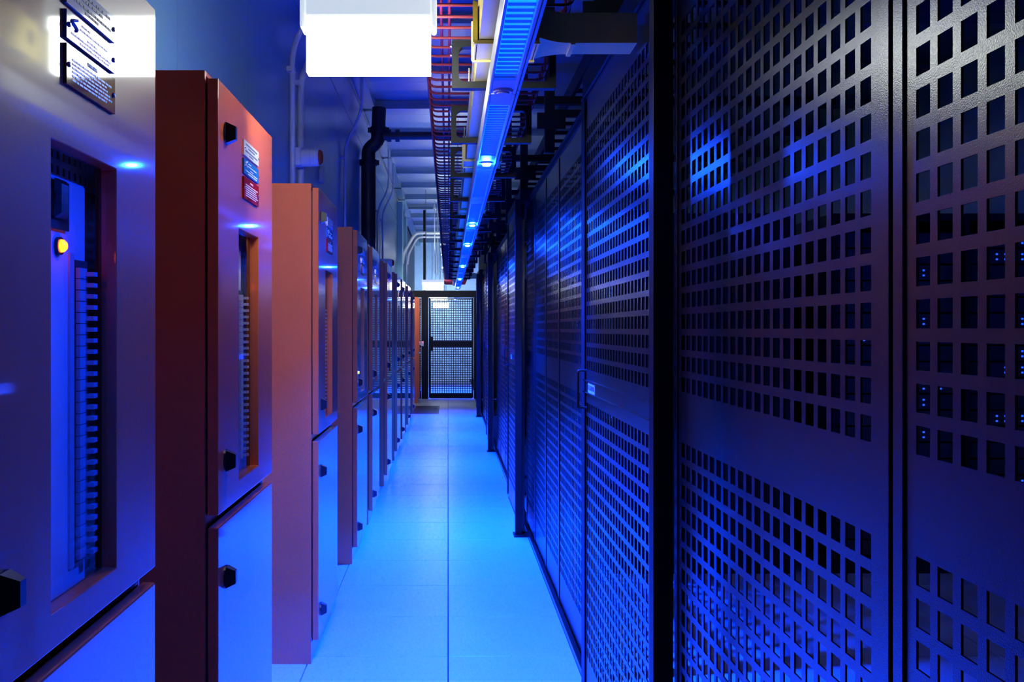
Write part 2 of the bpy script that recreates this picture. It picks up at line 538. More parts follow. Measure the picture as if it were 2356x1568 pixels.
# inner fittings seen through the window
_d = MB(); _d.box(0.0, 0.006, 0.03, 0.500, 1.0, 1.655)
SH['front'] = _d.mesh('inner_panel', 'dead_front')
def vent(width_y, n, rows, z0, mat, pitch=0.024, hole=0.014):
    ys = [(0.01 + k*pitch, 0.01 + k*pitch + hole) for k in range(n)]
    zs = [(0.01 + k*pitch, 0.01 + k*pitch + hole) for k in range(rows)]
    ye, yi = edges_1d(ys, 0, 0.01 + n*pitch); ze, zi = edges_1d(zs, 0, 0.01 + rows*pitch)
    m = perforated(ye, ze, {(a, b) for a in yi for b in zi}, 0.002)
    m.v = [(0.002 - x, y, z + z0) for x, y, z in m.v]; m.f = [q[::-1] for q in m.f]
    return m.mesh('vented_cover', mat)
SH['vent_top'] = vent(0, 16, 3, 1.655, 'dead_front')
SH['vent_side'] = vent(0, 8, 27, 1.0, 'inner_dark', 0.026, 0.017)
SH['breaker'] = MB().box(0, 0.007, 0, 0.030, 0.0006, 0.0174).box(0.007, 0.020, 0.024, 0.042, 0.005, 0.012).mesh('breaker', 'breaker')
SH['rail'] = MB().box(0, 0.005, 0, 0.052, 1.050, 1.535).mesh('breaker_rail', 'inner_dark')
SH['strip'] = MB().box(0, 0.004, 0, 0.018, 1.046, 1.545).mesh('number_strip', 'breaker')
_h = MB(); _h.box(0, 0.006, -0.045, 0.045, -0.045, 0.03)
_h.lathe((0.006, 0, 0), 'x', [(0, 0.026), (0.006, 0.025)], 16)
_h.prism([(0.010, -0.024, -0.030), (0.010, 0.024, -0.030), (0.010, 0.024, 0.030), (0.010, -0.024, 0.030)],
         [(0.017, -0.014, -0.022), (0.017, 0.014, -0.022), (0.017, 0.014, 0.022), (0.017, -0.014, 0.022)])
SH['rotary'] = _h.mesh('rotary_switch', 'knob')
SH['bezel'] = MB().lathe((0, 0, 0), 'x', [(0, 0.014), (0.006, 0.014), (0.006, 0.011)], 16).mesh('lamp_bezel', 'knob')
SH['pilot'] = MB().lathe((0.004, 0, 0), 'x', [(0, 0.0105), (0.006, 0.0095), (0.010, 0.006)], 16).mesh('pilot_lamp', 'amber')

cab_y = [1.145, 2.386, 4.235, 6.04, 7.26, 9.03, 10.80, 12.0, 13.8, 15.6, 19.2]
cab_label = [
    'glossy distribution cabinet nearest the camera, amber lamp glowing behind its window',
    'dark-sided red distribution cabinet with white, blue and red plates, second from the camera',
    'brightly lit orange distribution cabinet, its side bathed in white light, third from the camera',
    'purple-looking distribution cabinet, fourth from the camera, just past the bright orange one',
    'shadowed distribution cabinet, fifth from the camera, close behind the purple-looking one',
    'dark blue-looking distribution cabinet, sixth from the camera along the left wall',
    'dark distribution cabinet, seventh from the camera along the left wall',
    'dark distribution cabinet, eighth from the camera, showing only its door edge',
    'dark distribution cabinet, ninth from the camera along the left wall',
    'dark distribution cabinet, tenth from the camera along the left wall',
    'small-looking red distribution cabinet farthest away, beside the mesh gate']
for i, y0 in enumerate(cab_y):
    c = thing('distribution_cabinet', cab_label[i], 'cabinet', (X_WALL, y0, 0), 'red distribution cabinets along the left wall')
    near = i < 4
    put('body', SH['body'], c, bevel=0.0016 if near else 0)
    put('gasket', SH['gasket'], c)
    u = put('upper_door', SH['upper'], c, (XD0, 0, 0), bevel=0.0016 if near else 0)
    l = put('lower_door', SH['lower'], c, (XD0, 0, 0), bevel=0.004 if near else 0)
    DT = XD1 - XD0
    tag(put('window_pane', SH['pane'], u, (0.004, 0, 0)), 'clear window pane')
    put('window_seal', SH['seal'], u, (-0.004, 0, 0))
    for kz in (1.910, 1.098):
        tag(put('knob', SH['knob'], u, (DT, 0.088, kz)), 'black latch knob')
    for kz in (0.810, 0.212):
        tag(put('knob', SH['knob'], l, (DT, 0.088, kz)), 'black latch knob')
    for k in PL:
        p = tag(put('nameplate', SH['plate_' + k], u, (DT, 0, 0)), k + ' engraved nameplate with small print')
        pass
    if i < 6:
        for k in PL:
            z0, z1 = PL[k]
            put('text_lines', SH['txt_' + k], u, (DT + 0.005, 0, 0))
            if i < 4:
                for yy in (PY0 + 0.008, PY1 - 0.008):
                    put('screw', SH['scr'], u, (DT + 0.005, yy, (z0 + z1)/2))
        put('swirl_mark', SH['logo'], u, (DT + 0.005, 0, 0))
        w = put('lettering', SH['warn'], u, (DT + 0.0054, (PY0 + PY1)/2, PL['red'][1] - 0.010))
        w.rotation_euler = (math.radians(90), 0, math.radians(90))
    # inside
    FX = CB - 0.018
    put('inner_panel', SH['front'], c, (FX - 0.006, 0, 0))
    put('vented_cover', SH['vent_side'], c, (FX - 0.10, 0.500, 0))
    put('vented_cover', SH['vent_top'], c, (FX - 0.01, 0.20, 0))
    put('breaker_rail', SH['rail'], c, (FX, 0.447, 0))
    put('number_strip', SH['strip'], c, (FX, 0.426, 0))
    tag(put('rotary_switch', SH['rotary'], c, (FX, 0.372, 1.622)), 'black rotary switch handle')
    put('lamp_bezel', SH['bezel'], c, (FX, 0.385, 1.552))
    if i in (0, 1):
        tag(put('pilot_lamp', SH['pilot'], c, (FX, 0.385, 1.552)), 'glowing amber pilot lamp')
    if i < 3:
        for k in range(26):
            put('breaker', SH['breaker'], c, (FX + 0.005, 0.4475, 1.055 + 0.018*k))
    if i == 3:
        put('indicator_light', MB().lathe((0, 0, 0), 'x', [(0, 0.010), (0.006, 0.008)], 10).mesh('indicator_light', 'led_green'), c, (XD1, 0.09, 1.158))

# ------------------------------------------------------------------ white luminaires over the aisle
def luminaire(x, y, zb, label, mat='lamp', w=0.362, h=0.155, d=0.13, rear='lamp_rear'):
    t = thing('white_luminaire', label, 'lamp', (x, y, zb))
    m = MB()
    m.prism([(-w/2, 0, 0), (-w/2, d, 0), (-w/2, d, h), (-w/2, 0, h)], [(w/2, 0, 0), (w/2, d, 0), (w/2, d, h), (w/2, 0, h)])
    tag(m.build('diffuser', mat, t), 'glowing white diffuser')
    MB().box(-w/2 + 0.006, w/2 - 0.006, d + 0.0005, d + 0.004, 0.006, h - 0.004).build('main_face', rear, t)
    hm = MB().box(-w/2 - 0.004, w/2 + 0.004, -0.012, d + 0.012, h + 0.002, h + 0.055)
    hm.build('housing', 'lamp_cap', t, bevel=0.006)
    for s in (-1, 1):
        c = MB().box(min(s*(w/2 + 0.001), s*(w/2 + 0.016)), max(s*(w/2 + 0.001), s*(w/2 + 0.016)), -0.016, d + 0.016, h - 0.028, h + 0.062)
        c.build('end_cap', 'lamp_cap', t, bevel=0.007)
        MB().tube([(s*w*0.35, d/2, h + 0.055), (s*w*0.35, d/2, Z_CEIL - zb)], 0.006, 8).build('hanger_rod', 'steel', t)
    return t
luminaire(-0.212, 2.65, EYE + 0.685, 'glaring white luminaire hanging over the aisle, nearest to the camera', w=0.331, h=0.142, d=0.05)
luminaire(-0.275, 18.0, EYE + 0.715, 'white luminaire hanging just in front of the mesh gate', w=0.37, h=0.125)
luminaire(-0.22, 22.4, EYE + 0.655, 'thin white luminaire seen through the gate mesh just below its top beam', w=0.40, h=0.07, rear='lamp_far')
luminaire(-0.19, 27.0, EYE + 0.575, 'white luminaire seen through the gate mesh, lower and farther than the other', w=0.42, h=0.13, d=0.05, rear='lamp_far')

def uplight(x, y, z, label, trough=True):
    t = thing('uplighter', label, 'lamp', (x, y, z), 'white uplighters above the wire tray')
    hm = MB().box(-0.06, 0.06, -0.6, 0.6, 0.0, 0.05)
    if trough:
        hm.box(-0.064, -0.0605, -0.6, 0.6, 0.0, 0.10).box(0.0605, 0.064, -0.6, 0.6, 0.0, 0.10)
        hm.box(-0.06, 0.06, -0.604, -0.6005, 0.0, 0.10).box(-0.06, 0.06, 0.6005, 0.604, 0.0, 0.10)
    hm.build('housing', 'housing', t)
    MB().prism([(-0.055, -0.59, 0.052), (0.055, -0.59, 0.052), (0.04, -0.59, 0.085), (-0.04, -0.59, 0.085)],
               [(-0.055, 0.59, 0.052), (0.055, 0.59, 0.052), (0.04, 0.59, 0.085), (-0.04, 0.59, 0.085)]).build('diffuser', 'batten', t)
    for s in (-0.45, 0.45):
        MB().tube([(0, s, 0.085), (0, s, Z_CEIL - z)], 0.004, 6).build('hanger_rod', 'steel', t)
for k, (bx, by, bz) in enumerate([(0.12, 12.4, 2.9), (0.12, 14.6, 2.9), (0.10, 16.6, 2.9), (-0.09, 18.9, 2.92), (-0.09, 21.4, 2.92), (-0.10, 25.5, 2.9)]):  # the last one is added to brighten the room past the gate
    uplight(bx, by, bz, 'white uplighter hung above the wire tray, %s along the aisle' % (ORD[k] if k else 'first'), trough=k < 3)

# ------------------------------------------------------------------ blue linear light line
ZL = EYE + 0.66
XL = 0.152
HWL = 0.0385
blade_mesh = MB().box(-0.029, 0.029, 0, 0.0016, 0.003, 0.0095).mesh('louvre_blade', 'blade')
def blue_module(y0, y1, label, segs, spots, disc=None, blades='joined'):
    t = thing('blue_light_module', label, 'lamp', (XL, y0, ZL), 'blue linear light modules above the aisle')
    L_ = y1 - y0
    m = MB()
    m.box(-HWL, -0.031, 0.004, L_ - 0.004, 0, 0.06)
    m.box(0.031, HWL, 0.004, L_ - 0.004, 0, 0.06)
    m.box(-0.031, 0.031, 0.004, L_ - 0.004, 0.035, 0.06)
    m.build('housing', 'housing', t, bevel=0.002)
    MB().box(0.043, 0.050, 0.004, L_ - 0.004, 0.010, 0.030).build('side_rail', 'housing', t)
    MB().tube([(0.0, L_*0.25, 0.06), (0.0, L_*0.25, 0.092)], 0.008, 8).build('suspension_clip', 'steel', t)
    MB().tube([(0.0, L_*0.75, 0.06), (0.0, L_*0.75, 0.092)], 0.008, 8).build('suspension_clip', 'steel', t)
    if y0 > 20:
        for q in (0.25, 0.75):
            MB().tube([(0.0, L_*q, 0.092), (0.0, L_*q, Z_CEIL - ZL)], 0.005, 6).build('hanger_rod', 'steel', t)
    # blank cover plates fill what the louvred segments leave
    cur = 0.004
    for a, b in sorted(segs):
        a -= y0; b -= y0
        if a - cur > 0.01:
            MB().box(-0.0305, 0.0305, cur + 0.001, a - 0.001, 0.002, 0.006).build('cover_plate', 'housing', t)
        cur = b
    if L_ - 0.004 - cur > 0.01:
        MB().box(-0.0305, 0.0305, cur + 0.001, L_ - 0.005, 0.002, 0.006).build('cover_plate', 'housing', t)
    for a, b in segs:
        a -= y0; b -= y0
        tag(MB().box(-0.030, 0.030, a, b, 0.020, 0.024).build('glowing_lens', 'blue_lens', t), 'glowing blue lens')
        n = int((b - a) / 0.037)
        if blades == 'single':
            for k in range(n + 1):
                put('louvre_blade', blade_mesh, t, (0, a + k * (b - a) / n, 0))
        elif blades == 'joined':
            jm = MB()
            for k in range(n + 1):
                yy = a + k * (b - a) / n
                jm.box(-0.029, 0.029, yy, yy + 0.0016, 0.003, 0.0095)
            tag(jm.build('louvre_blades', 'blade', t), kind='stuff')
    for s in spots:
        MB().lathe((0, s - y0, 0.002), 'z', [(-0.006, 0.022), (0.0, 0.024)], 18).build('spot_rim', 'housing', t)
        tag(MB().lathe((0, s - y0, -0.012), 'z', [(0, 0.0145), (0.005, 0.0165)], 12).build('spot_lens', 'blue_lens' if s < 2 else 'blue_spot', t, smooth=True), 'brilliant blue-white spot lens')
        ld_ = bpy.data.lights.new('spot_beam', 'SPOT')
        ld_.energy = BLUE_BEAM * (0.035 if s < 2 else 1.0); ld_.color = (0.0, 0.034, 1.0)
        ld_.spot_size = math.radians(100); ld_.spot_blend = 1.0; ld_.shadow_soft_size = 0.012
        lo = bpy.data.objects.new('spot_beam', ld_); COL.objects.link(lo)
        lo.parent = t; lo.location = (0, s - y0, -0.030)
        if s < 2:
            lo.rotation_euler = (0, math.radians(28), 0)   # unseen added spot, turned to brighten the nearest cabinet's inside
    if disc is not None:
        MB().lathe((0, disc - y0, 0.002), 'z', [(-0.010, 0.010), (-0.011, 0.017), (-0.006, 0.019), (-0.007, 0.026), (0, 0.030)], 28).build('round_detector', 'housing', t, smooth=False)
    return t
mods = [
    (0.3, 2.8, [(0.36, 1.40), (1.66, 2.65)], [1.53], 2.76, 'single'),  # its spot is added out of view to light the nearest cabinet
    (2.8, 5.12, [(2.945, 3.80), (4.09, 4.99)], [3.95], None, 'single'),
    (5.12, 6.50, [(5.26, 6.16)], [6.27], None, 'single'),
    (6.62, 9.05, [(6.75, 7.66), (7.93, 8.86)], [7.79], None, 'joined'),
    (9.05, 11.72, [(9.25, 10.28), (10.55, 11.58)], [10.42], None, 'joined'),
    (11.80, 14.45, [(11.9, 12.95), (13.25, 14.38)], [13.1], None, 'joined'),
    (14.50, 16.60, [(14.6, 15.55), (15.85, 16.5)], [15.7], None, 'joined'),
    (20.9, 23.5, [(21.0, 22.0), (22.3, 23.4)], [21.95, 23.45], None, 'joined')]
mod_lab = ['blue louvred light module nearest the camera, ending in a round detector disc',
           'blue louvred light module following the round detector, with one spot in its middle',
           'short blue louvred light module with its spot at the far end',
           'blue louvred light module, fourth in view from the camera',
           'blue louvred light module, fifth in view from the camera',
           'blue louvred light module, sixth in view, third from the far end of none but two',
           'blue louvred light module at the far end of the row near the mesh gate']
mod_lab[5] = 'blue louvred light module, last but one before the mesh gate'
mod_lab.append('blue louvred light module seen through the mesh beyond the gate')
for mdl, lab in zip(mods, mod_lab):
    blue_module(mdl[0], mdl[1], lab, mdl[2], mdl[3], mdl[4], mdl[5])

# ------------------------------------------------------------------ wire basket tray
ZT = EYE + 0.905
tray = tag(thing('wire_basket_tray', 'maroon wire basket cable tray running the length of the aisle', 'cable tray', (0, 0, ZT)))
cw = MB().tube([(-0.072, 0, 0.085), (-0.072, 0, 0.0), (0.352, 0, 0.0), (0.352, 0, 0.085)], 0.0048, 6, bend=0.03).mesh('cross_wire', 'maroon')
y = 0.9
while y < 20.2:
    put('cross_wire', cw, tray, (0, y, 0)); y += 0.1045
for xx, zz in ((-0.0795, 0.083), (-0.020, 0.010), (0.004, 0.010), (0.12, 0.010), (0.24, 0.010), (0.3595, 0.083), (0.345, 0.012)):
    MB().tube([(xx, 0.85, zz), (xx, 20.2, zz)], 0.0045, 6).build('long_wire', 'maroon', tray)

# brackets under the tray and the yellow duct they carry
def bracket_mesh():
    m = MB()
    x0, x1, z0, z1 = 0.012, 0.335, EYE + 0.748, EYE + 0.898
    w = 0.021; d = 0.035
    # closed flat ring with rounded inside corners
    def ring(off, yy):
        r = 0.004 if off == 0 else 0.018
        a0, a1, b0, b1 = x0 + off, x1 - off, z0 + off, z1 - off
        pts = []
        for cx, cz, s in ((a1 - r, b1 - r, 0), (a0 + r, b1 - r, 1), (a0 + r, b0 + r, 2), (a1 - r, b0 + r, 3)):
            for k in range(5):
                t = (s + k/4) * math.pi/2
                pts.append((cx + r*math.cos(t), yy, cz + r*math.sin(t)))
        return pts
    o0, i0, o1, i1 = ring(0, 0), ring(w, 0), ring(0, d), ring(w, d)
    n = len(o0)
    m.v = o0 + i0 + o1 + i1
    for k in range(n):
        k2 = (k+1) % n
        m.f.append((k, k2, n+k2, n+k))
        m.f.append((2*n+k, 3*n+k, 3*n+k2, 2*n+k2))
        m.f.append((k, 2*n+k, 2*n+k2, k2))
        m.f.append((n+k, n+k2, 3*n+k2, 3*n+k))
    return m
brm = bracket_mesh().mesh('ring', 'black')
bolt = MB().lathe((0, 0, 0), 'z', [(-0.012, 0.006), (-0.006, 0.006), (-0.006, 0.003), (0.045, 0.003)], 8).mesh('bolt', 'screw')
sbolt = MB().lathe((0, 0, 0), 'x', [(-0.006, 0.005), (0, 0.005)], 8).mesh('bolt', 'screw')
NB = 15
for k in range(NB):
    yb = 3.09 + 0.908*k - 0.908
    lab = 'black duct bracket under the wire tray, %s' % ('nearest to the camera' if k == 0 else ORD[k] + ' from the camera')
    t = thing('duct_bracket', lab, 'bracket', (0, yb, 0), 'black brackets under the wire tray')
    put('ring', brm, t)
    put('bolt', bolt, t, (0.065, 0.017, EYE + 0.7695))
    for dz in (0.855, 0.882):
        put('bolt', sbolt, t, (0.012, 0.017, EYE + dz))
dz0, dz1 = EYE + 0.7705, EYE + 0.868
DX0, DX1 = 0.083, 0.232
def duct_mb(L_):
    m = MB(); t = 0.004
    m.box(DX0, DX1, 0, L_, dz0, dz0 + t)
    m.box(DX0, DX0 + t, 0, L_, dz0 + t, dz1)
    m.box(DX1 - t, DX1, 0, L_, dz0 + t, dz1)
    m.box(DX0 - 0.004, DX0, 0, L_, dz1 - 0.010, dz1)
    m.box(DX1, DX1 + 0.004, 0, L_, dz1 - 0.010, dz1)
    m.box(DX0 + 0.045, DX0 + 0.048, 0, L_, dz0 - 0.002, dz0)
    return m
ys = [0.85, 2.745, 4.60, 6.45, 8.3, 10.15, 12.0, 13.85, 15.7, 17.6]
for k in range(len(ys) - 1):
    t = thing('yellow_cable_duct', 'yellow plastic cable duct length on the brackets, %s' % ('nearest to the camera' if k == 0 else ORD[k] + ' from the camera'),
              'cable duct', (0, ys[k] + 0.003, 0), 'yellow cable duct lengths')
    L_ = ys[k+1] - ys[k] - 0.006
    duct_mb(L_).build('channel', 'yellow', t)
    if k < len(ys) - 2:
        cpl = MB(); e = 0.007; y0, y1 = L_ - 0.095, L_ + 0.098
        cpl.box(DX0 - e, DX1 + e, y0, y1, dz0 - e, dz0 - 0.0022)
        cpl.box(DX0 - e - 0.004, DX0 - 0.0045, y0, y1, dz0 - e, dz1 + 0.004)
        cpl.box(DX1 + 0.0045, DX1 + e + 0.004, y0, y1, dz0 - e, dz1 + 0.004)
        for yy in (y0, y1 - 0.012):
            cpl.box(DX0 - e - 0.007, DX1 + e + 0.006, yy, yy + 0.012, dz0 - e - 0.005, dz0 - e)
            cpl.box(DX0 - e - 0.010, DX0 - e - 0.004, yy, yy + 0.012, dz0 - e, dz1 + 0.006)
        j = cpl.build('coupler', 'yellow', t)
        cl = MB()
        for yy in (y0 + 0.02, y1 - 0.05):
            cl.box(DX0 - e - 0.007, DX0 - e - 0.004, yy, yy + 0.03, dz0 + 0.03, dz0 + 0.07)
        cl.build('clip', 'knob', j)
# branch ducts that leave the yellow duct towards the racks
def branch(y, x1, label, w=0.11):
    t = thing('branch_duct', label, 'cable duct', (DX1 + 0.012, y, 0))
    m = MB(); L_ = x1 - DX1
    # flared mouth then straight channel
    z0, z1 = dz0 + 0.004, dz1 - 0.012
    n = 6
    def sect(xx, hw):
        return [(xx, -hw, z0), (xx, hw, z0), (xx, hw, z1), (xx, -hw, z1)]
    prev = sect(0, w*0.95)
    for k in range(1, n + 1):
        u = k / n
        cur = sect(0.09*u, w*(0.5 + 0.45*(1-u)**2))
        m.prism(prev, cur); prev = cur
    m.build('flared_mouth', 'yellow', t)
    m = MB()
    m.box(0.091, L_, -w/2, w/2, z0, z0 + 0.004)
    m.box(0.091, L_, -w/2, -w/2 + 0.004, z0 + 0.004, z1)
    m.box(0.091, L_, w/2 - 0.004, w/2, z0 + 0.004, z1)
    m.box(0.088, 0.10, -w/2 - 0.006, w/2 + 0.006, z0 - 0.006, z0)
    m.build('channel', 'yellow', t)
branch(2.75, 0.50, 'yellow branch duct reaching over the rack tops beside the blue light')
branch(15.2, 0.42, 'small bright yellow branch duct end near the mesh gate')

# ------------------------------------------------------------------ conduits, beacons, fire pipe on the left wall
def conduit(y, zlo, label, jog=True, x=-0.918, zj=3.05, dx=0.15, r=0.0135, ztop=3.75):
    t = thing('conduit', label, 'conduit', (x, y, 0))
    pts = [(0, 0, zlo), (0, 0, zj), (dx, 0, zj + 0.31), (dx, 0, ztop)] if jog else [(0, 0, zlo), (0, 0, ztop)]
    MB().tube(pts, r, 10, bend=0.09).build('pipe', 'conduit', t, smooth=True)
    for z in (2.95, 2.2):
        if z > zlo and z < zj + 0.02:
            m = MB(); m.box(-0.027, 0.001, -0.045, 0.028, z - 0.014, z + 0.014).lathe((0, 0, z - 0.014), 'z', [(0, r + 0.004), (0.028, r + 0.004)], 12)
            m.build('saddle_clip', 'conduit', t)
    return t
conduit(5.87, 0.02, 'thin grey conduit on the wall carrying the nearer beacon, left of a pair', zj=3.08, r=0.017)
conduit(6.20, 2.06, 'thicker pale grey conduit on the wall beside the nearer beacon, right of a pair', zj=2.98, r=0.022)
conduit(8.85, 0.02, 'bluish conduit jogging outward on the wall before the black fire pipe')
conduit(12.9, 0.02, 'thin conduit on the pale wall just past the black fire pipe', zj=2.95)
conduit(13.95, 2.06, 'dark conduit jogging outward on the pale wall above the farther beacon')
def beacon(y, z, label):
    t = thing('wall_beacon', label, 'beacon', (-0.915 + 0.02, y, z))
    MB().box(-0.048, 0.012, -0.045, 0.045, -0.055, 0.055).build('back_box', 'grey_plastic', t, bevel=0.008)
    MB().lathe((0.012, 0, 0), 'x', [(0, 0.055), (0.004, 0.057), (0.052, 0.057), (0.053, 0.054), (0.056, 0.054), (0.057, 0.057), (0.098, 0.054), (0.102, 0.05)], 28).build('body', 'grey_plastic', t, smooth=True)
    tag(MB().lathe((0.114, 0, 0), 'x', [(0, 0.045), (0.012, 0.044), (0.022, 0.034), (0.026, 0.015)], 24).build('lens', 'amber_lens', t, smooth=True), 'dark amber lens')
beacon(6.02, 2.463, 'pale grey wall beacon with dark amber lens above the bright orange cabinet')
beacon(13.9, 2.35, 'dark-looking wall beacon on the conduit past the black fire pipe')

wbx = thing('wall_box', 'small grey square box on the wall right of the nearer beacon', 'wall box', (X_WALL, 7.32, 2.55))
MB().box(0.0005, 0.03, -0.06, 0.06, -0.05, 0.04).build('case', 'conduit', wbx, bevel=0.004)
MB().lathe((0.015, 0, 0.04), 'z', [(0, 0.02), (0.035, 0.016)], 12).build('gland', 'conduit', wbx)

fp = thing('fire_pipe', 'thick black fire pipe with grooved elbow and branch to the tray', 'pipe', (-0.855, 10.69, 0))
MB().tube([(0, 0, 0.05), (0, 0, 3.22)], 0.078, 18).build('riser', 'pipe', fp, smooth=True)
MB().tube([(0, 0, 3.22), (0, 0, 3.36), (0.10, 0, 3.43), (0.115, 0, 3.80)], 0.075, 16, bend=0.09).build('elbow', 'pipe', fp, smooth=True)
for (cx, cz, rr) in ((0, 3.21, 0.094), (0.108, 3.56, 0.09)):
    MB().lathe((cx, 0, cz - 0.03), 'z', [(0, rr), (0.06, rr)], 20).box(cx - 0.115, cx + 0.115, -0.02, 0.02, cz - 0.025, cz + 0.025).build('coupling', 'pipe', fp)
MB().tube([(0.11, 0, 3.50), (0.24, 0, 3.50)], 0.052, 14).build('outlet', 'pipe', fp, smooth=True)
MB().tube([(0.24, 0, 3.50), (1.25, 0, 3.50)], 0.043, 14).build('branch_pipe', 'pipe', fp, smooth=True)
for xx in (0.20, 0.29):
    MB().lathe((xx, 0, 3.50), 'x', [(0, 0.066), (0.045, 0.066)], 18).build('coupling', 'pipe', fp)

# conduit crossing overhead near the gate
oc = thing('overhead_conduit', 'pale conduit bending from the wall across the aisle before the gate', 'conduit', (0, 0, 0))
MB().tube([(-0.89, 19.4, 2.70), (-0.86, 19.4, 2.92), (-0.64, 19.4, 3.30), (0.3, 19.4, 3.30)], 0.030, 10, bend=0.10).build('pipe', 'conduit', oc, smooth=True)
MB().tube([(-0.80, 19.6, 2.70), (-0.78, 19.6, 2.90), (-0.60, 19.6, 3.24), (0.3, 19.6, 3.24)], 0.022, 10, bend=0.10).build('pipe', 'conduit', oc, smooth=True)
hp = tag(MB().box(-0.51, -0.462, 20.38, 20.43, 2.216, Z_CEIL - 0.001).build('hanger_post', 'black'), 'black post rising from the gate frame to the ceiling', 'post')
for k, (xx, yy) in enumerate(((-0.26, 19.2), (-0.205, 19.7))):
    r_ = thing('drop_rod', ('left' if k == 0 else 'right') + ' one of two thin drop rods above the far luminaire', 'rod', (xx, yy, 0))
    MB().tube([(0, 0, 2.50), (0, 0, Z_CEIL - 0.001)], 0.010, 8).build('rod', 'conduit', r_)
    MB().lathe((0, 0, 3.74), 'z', [(0, 0.03), (0.02, 0.035), (0.06, 0.02), (0.10, 0.012)], 12).build('rose', 'conduit', r_)

# ------------------------------------------------------------------ the cage on the right
def side_panel(x, y0, w, label, rails=False, group='mesh panels of the cage', handle=None, plate=None, name='cage_screen', cat='cage screen', end_stile=0.0):
    t = thing(name, label, cat, (x, y0, 0), group)
    g = 0.003
    put('perforated_sheet', sheet_mesh(w - 2*g), t, (0, g, 0))
    # folded edges of the sheet
    MB().box(-0.0035, -0.0005, g, g + 0.028, 0.04, 2.30).build('stile', 'panel_black', t, bevel=0.0012)
    MB().box(-0.0035, -0.0005, w - g - 0.028, w - g, 0.04, 2.30).build('stile', 'panel_black', t, bevel=0.0012)
    MB().box(0.0035, 0.028, g, g + 0.003, 0.04, 2.30).build('return_edge', 'panel_black', t)
    MB().box(0.0035, 0.028, w - g - 0.003, w - g, 0.04, 2.30).build('return_edge', 'panel_black', t)
    if rails:
        mr = MB()
        mr.box(-0.006, -0.0006, 0.03, w - 0.04, 1.229, 1.233)
        mr.box(-0.006, -0.0006, 0.03, w - 0.04, 1.184, 1.188)
        mr.box(-0.002, -0.0006, 0.03, w - 0.04, 1.188, 1.229)
        mr.build('mid_rail', 'panel_black', t)
    if end_stile:
        MB().box(-0.006, -0.0036, w - g - end_stile, w - g, 0.04, 2.30).build('end_stile', 'black', t)
    if plate:
        a, b = plate
        p = tag(MB().box(-0.0035, -0.0022, a, b, 1.1895, 1.2275).build('asset_label', 'white_plate', t), 'white asset label reading SYZL1HY.00336')
        w_ = text_mesh('SYZL1HY.00336', 0.026, 'ink')
        lt = put('lettering', w_, p, (-0.0042, (a + b)/2, 1.2085))
        lt.rotation_euler = (math.radians(90), 0, math.radians(-90))
        lt.scale = ((b - a) * 0.92 / max(0.001, w_.vertices and (max(v.co.x for v in w_.vertices) - min(v.co.x for v in w_.vertices))), 1.0, 1.0)
    if handle is not None:
        MB().tube([(0, handle, 1.268), (-0.032, handle, 1.268), (-0.032, handle, 1.128), (0, handle, 1.128)], 0.005, 8, bend=0.008).build('handle', 'black', t)
    return t

XB, XA = 0.570, 0.523
side_panel(XB, 0.22, 1.052, 'perforated black cage panel at the right edge of the picture')
side_panel(XB, 1.277, 1.22, 'large perforated black cage panel catching the white glare, beside the nearest post')
DOORN = ['nearest', 'second', 'third', 'farthest']
posts = [2.25, 6.87, 11.6, 16.2]
doors = [(2.53, 1.335), (6.93, 1.50), (11.66, 1.50), (16.26, 1.50)]
for k, ((y0, w), py) in enumerate(zip(doors, posts)):
    x = XA if k == 0 else 0.505
    side_panel(x, y0, w, 'sliding perforated cage door with label strip, %s' % ('nearest, bearing the readable white asset label' if k == 0 else DOORN[k] + ' from the camera'),
               rails=True, group='sliding cage doors', handle=w - 0.10, plate=(w - 0.33, w - 0.165) if k == 0 else (0.9, 1.06),
               name='sliding_cage_door', cat='cage door', end_stile=0.085)
    end = posts[k+1] - 0.02 if k < 3 else 20.2
    if k == 0:
        edges = [4.02, 5.12, 5.80, 6.53, 7.20]
    else:
        s = y0 + w - 0.08; n = 4
        edges = [s + (end - s) * q / n for q in range(n + 1)]
    for q in range(4):
        side_panel(XB, edges[q], edges[q+1] - edges[q], 'fixed perforated cage panel, %s of four behind the %s cage door' % (['first', 'second', 'third', 'last'][q], DOORN[k]))
    # header over the door and over the fixed panels
    h = thing('cage_header', 'dark header box above the %s sliding cage door' % DOORN[k], 'header', (x, y0, 2.305), 'cage headers')
    MB().box(-0.002, 0.12, 0, w, 0.004, 0.095).build('box', 'black', h, bevel=0.003)
    MB().box(-0.008, -0.0025, 0, w, 0.0, 0.010).build('lip', 'black', h)
    h = thing('cage_header', 'dark header rail above the fixed panels after the %s cage door' % DOORN[k], 'header', (XB, y0 + w + 0.01, 2.305), 'cage headers')
    MB().box(-0.004, 0.06, 0, end - y0 - w - 0.02, 0.0, 0.04).build('box', 'black', h, bevel=0.002)
    MB().box(-0.010, -0.0045, 0, end - y0 - w - 0.02, 0.030, 0.040).build('lip', 'black', h)
for k, py in enumerate(posts):
    t = thing('cage_post', 'black square cage post, %s' % ('nearest, cut by the bottom of the picture' if k == 0 else DOORN[k] + ' from the camera along the cage'), 'post', (0.464, py, 0), 'black cage posts')
    MB().box(0, 0.045, 0, 0.05, 0.008, 2.32).build('shaft', 'black', t, bevel=0.002)
    MB().box(-0.012, 0.085, -0.055, 0.095, 0.0005, 0.008).build('base_plate', 'black', t)
    for dy in (-0.035, 0.075):
        MB().lathe((0.06, dy, 0.008), 'z', [(0, 0.009), (0.008, 0.009)], 6).build('anchor_bolt', 'black', t)
ft = thing('floor_track', 'long black floor track under the cage panels', 'rail', (0.545, 0.2, 0))
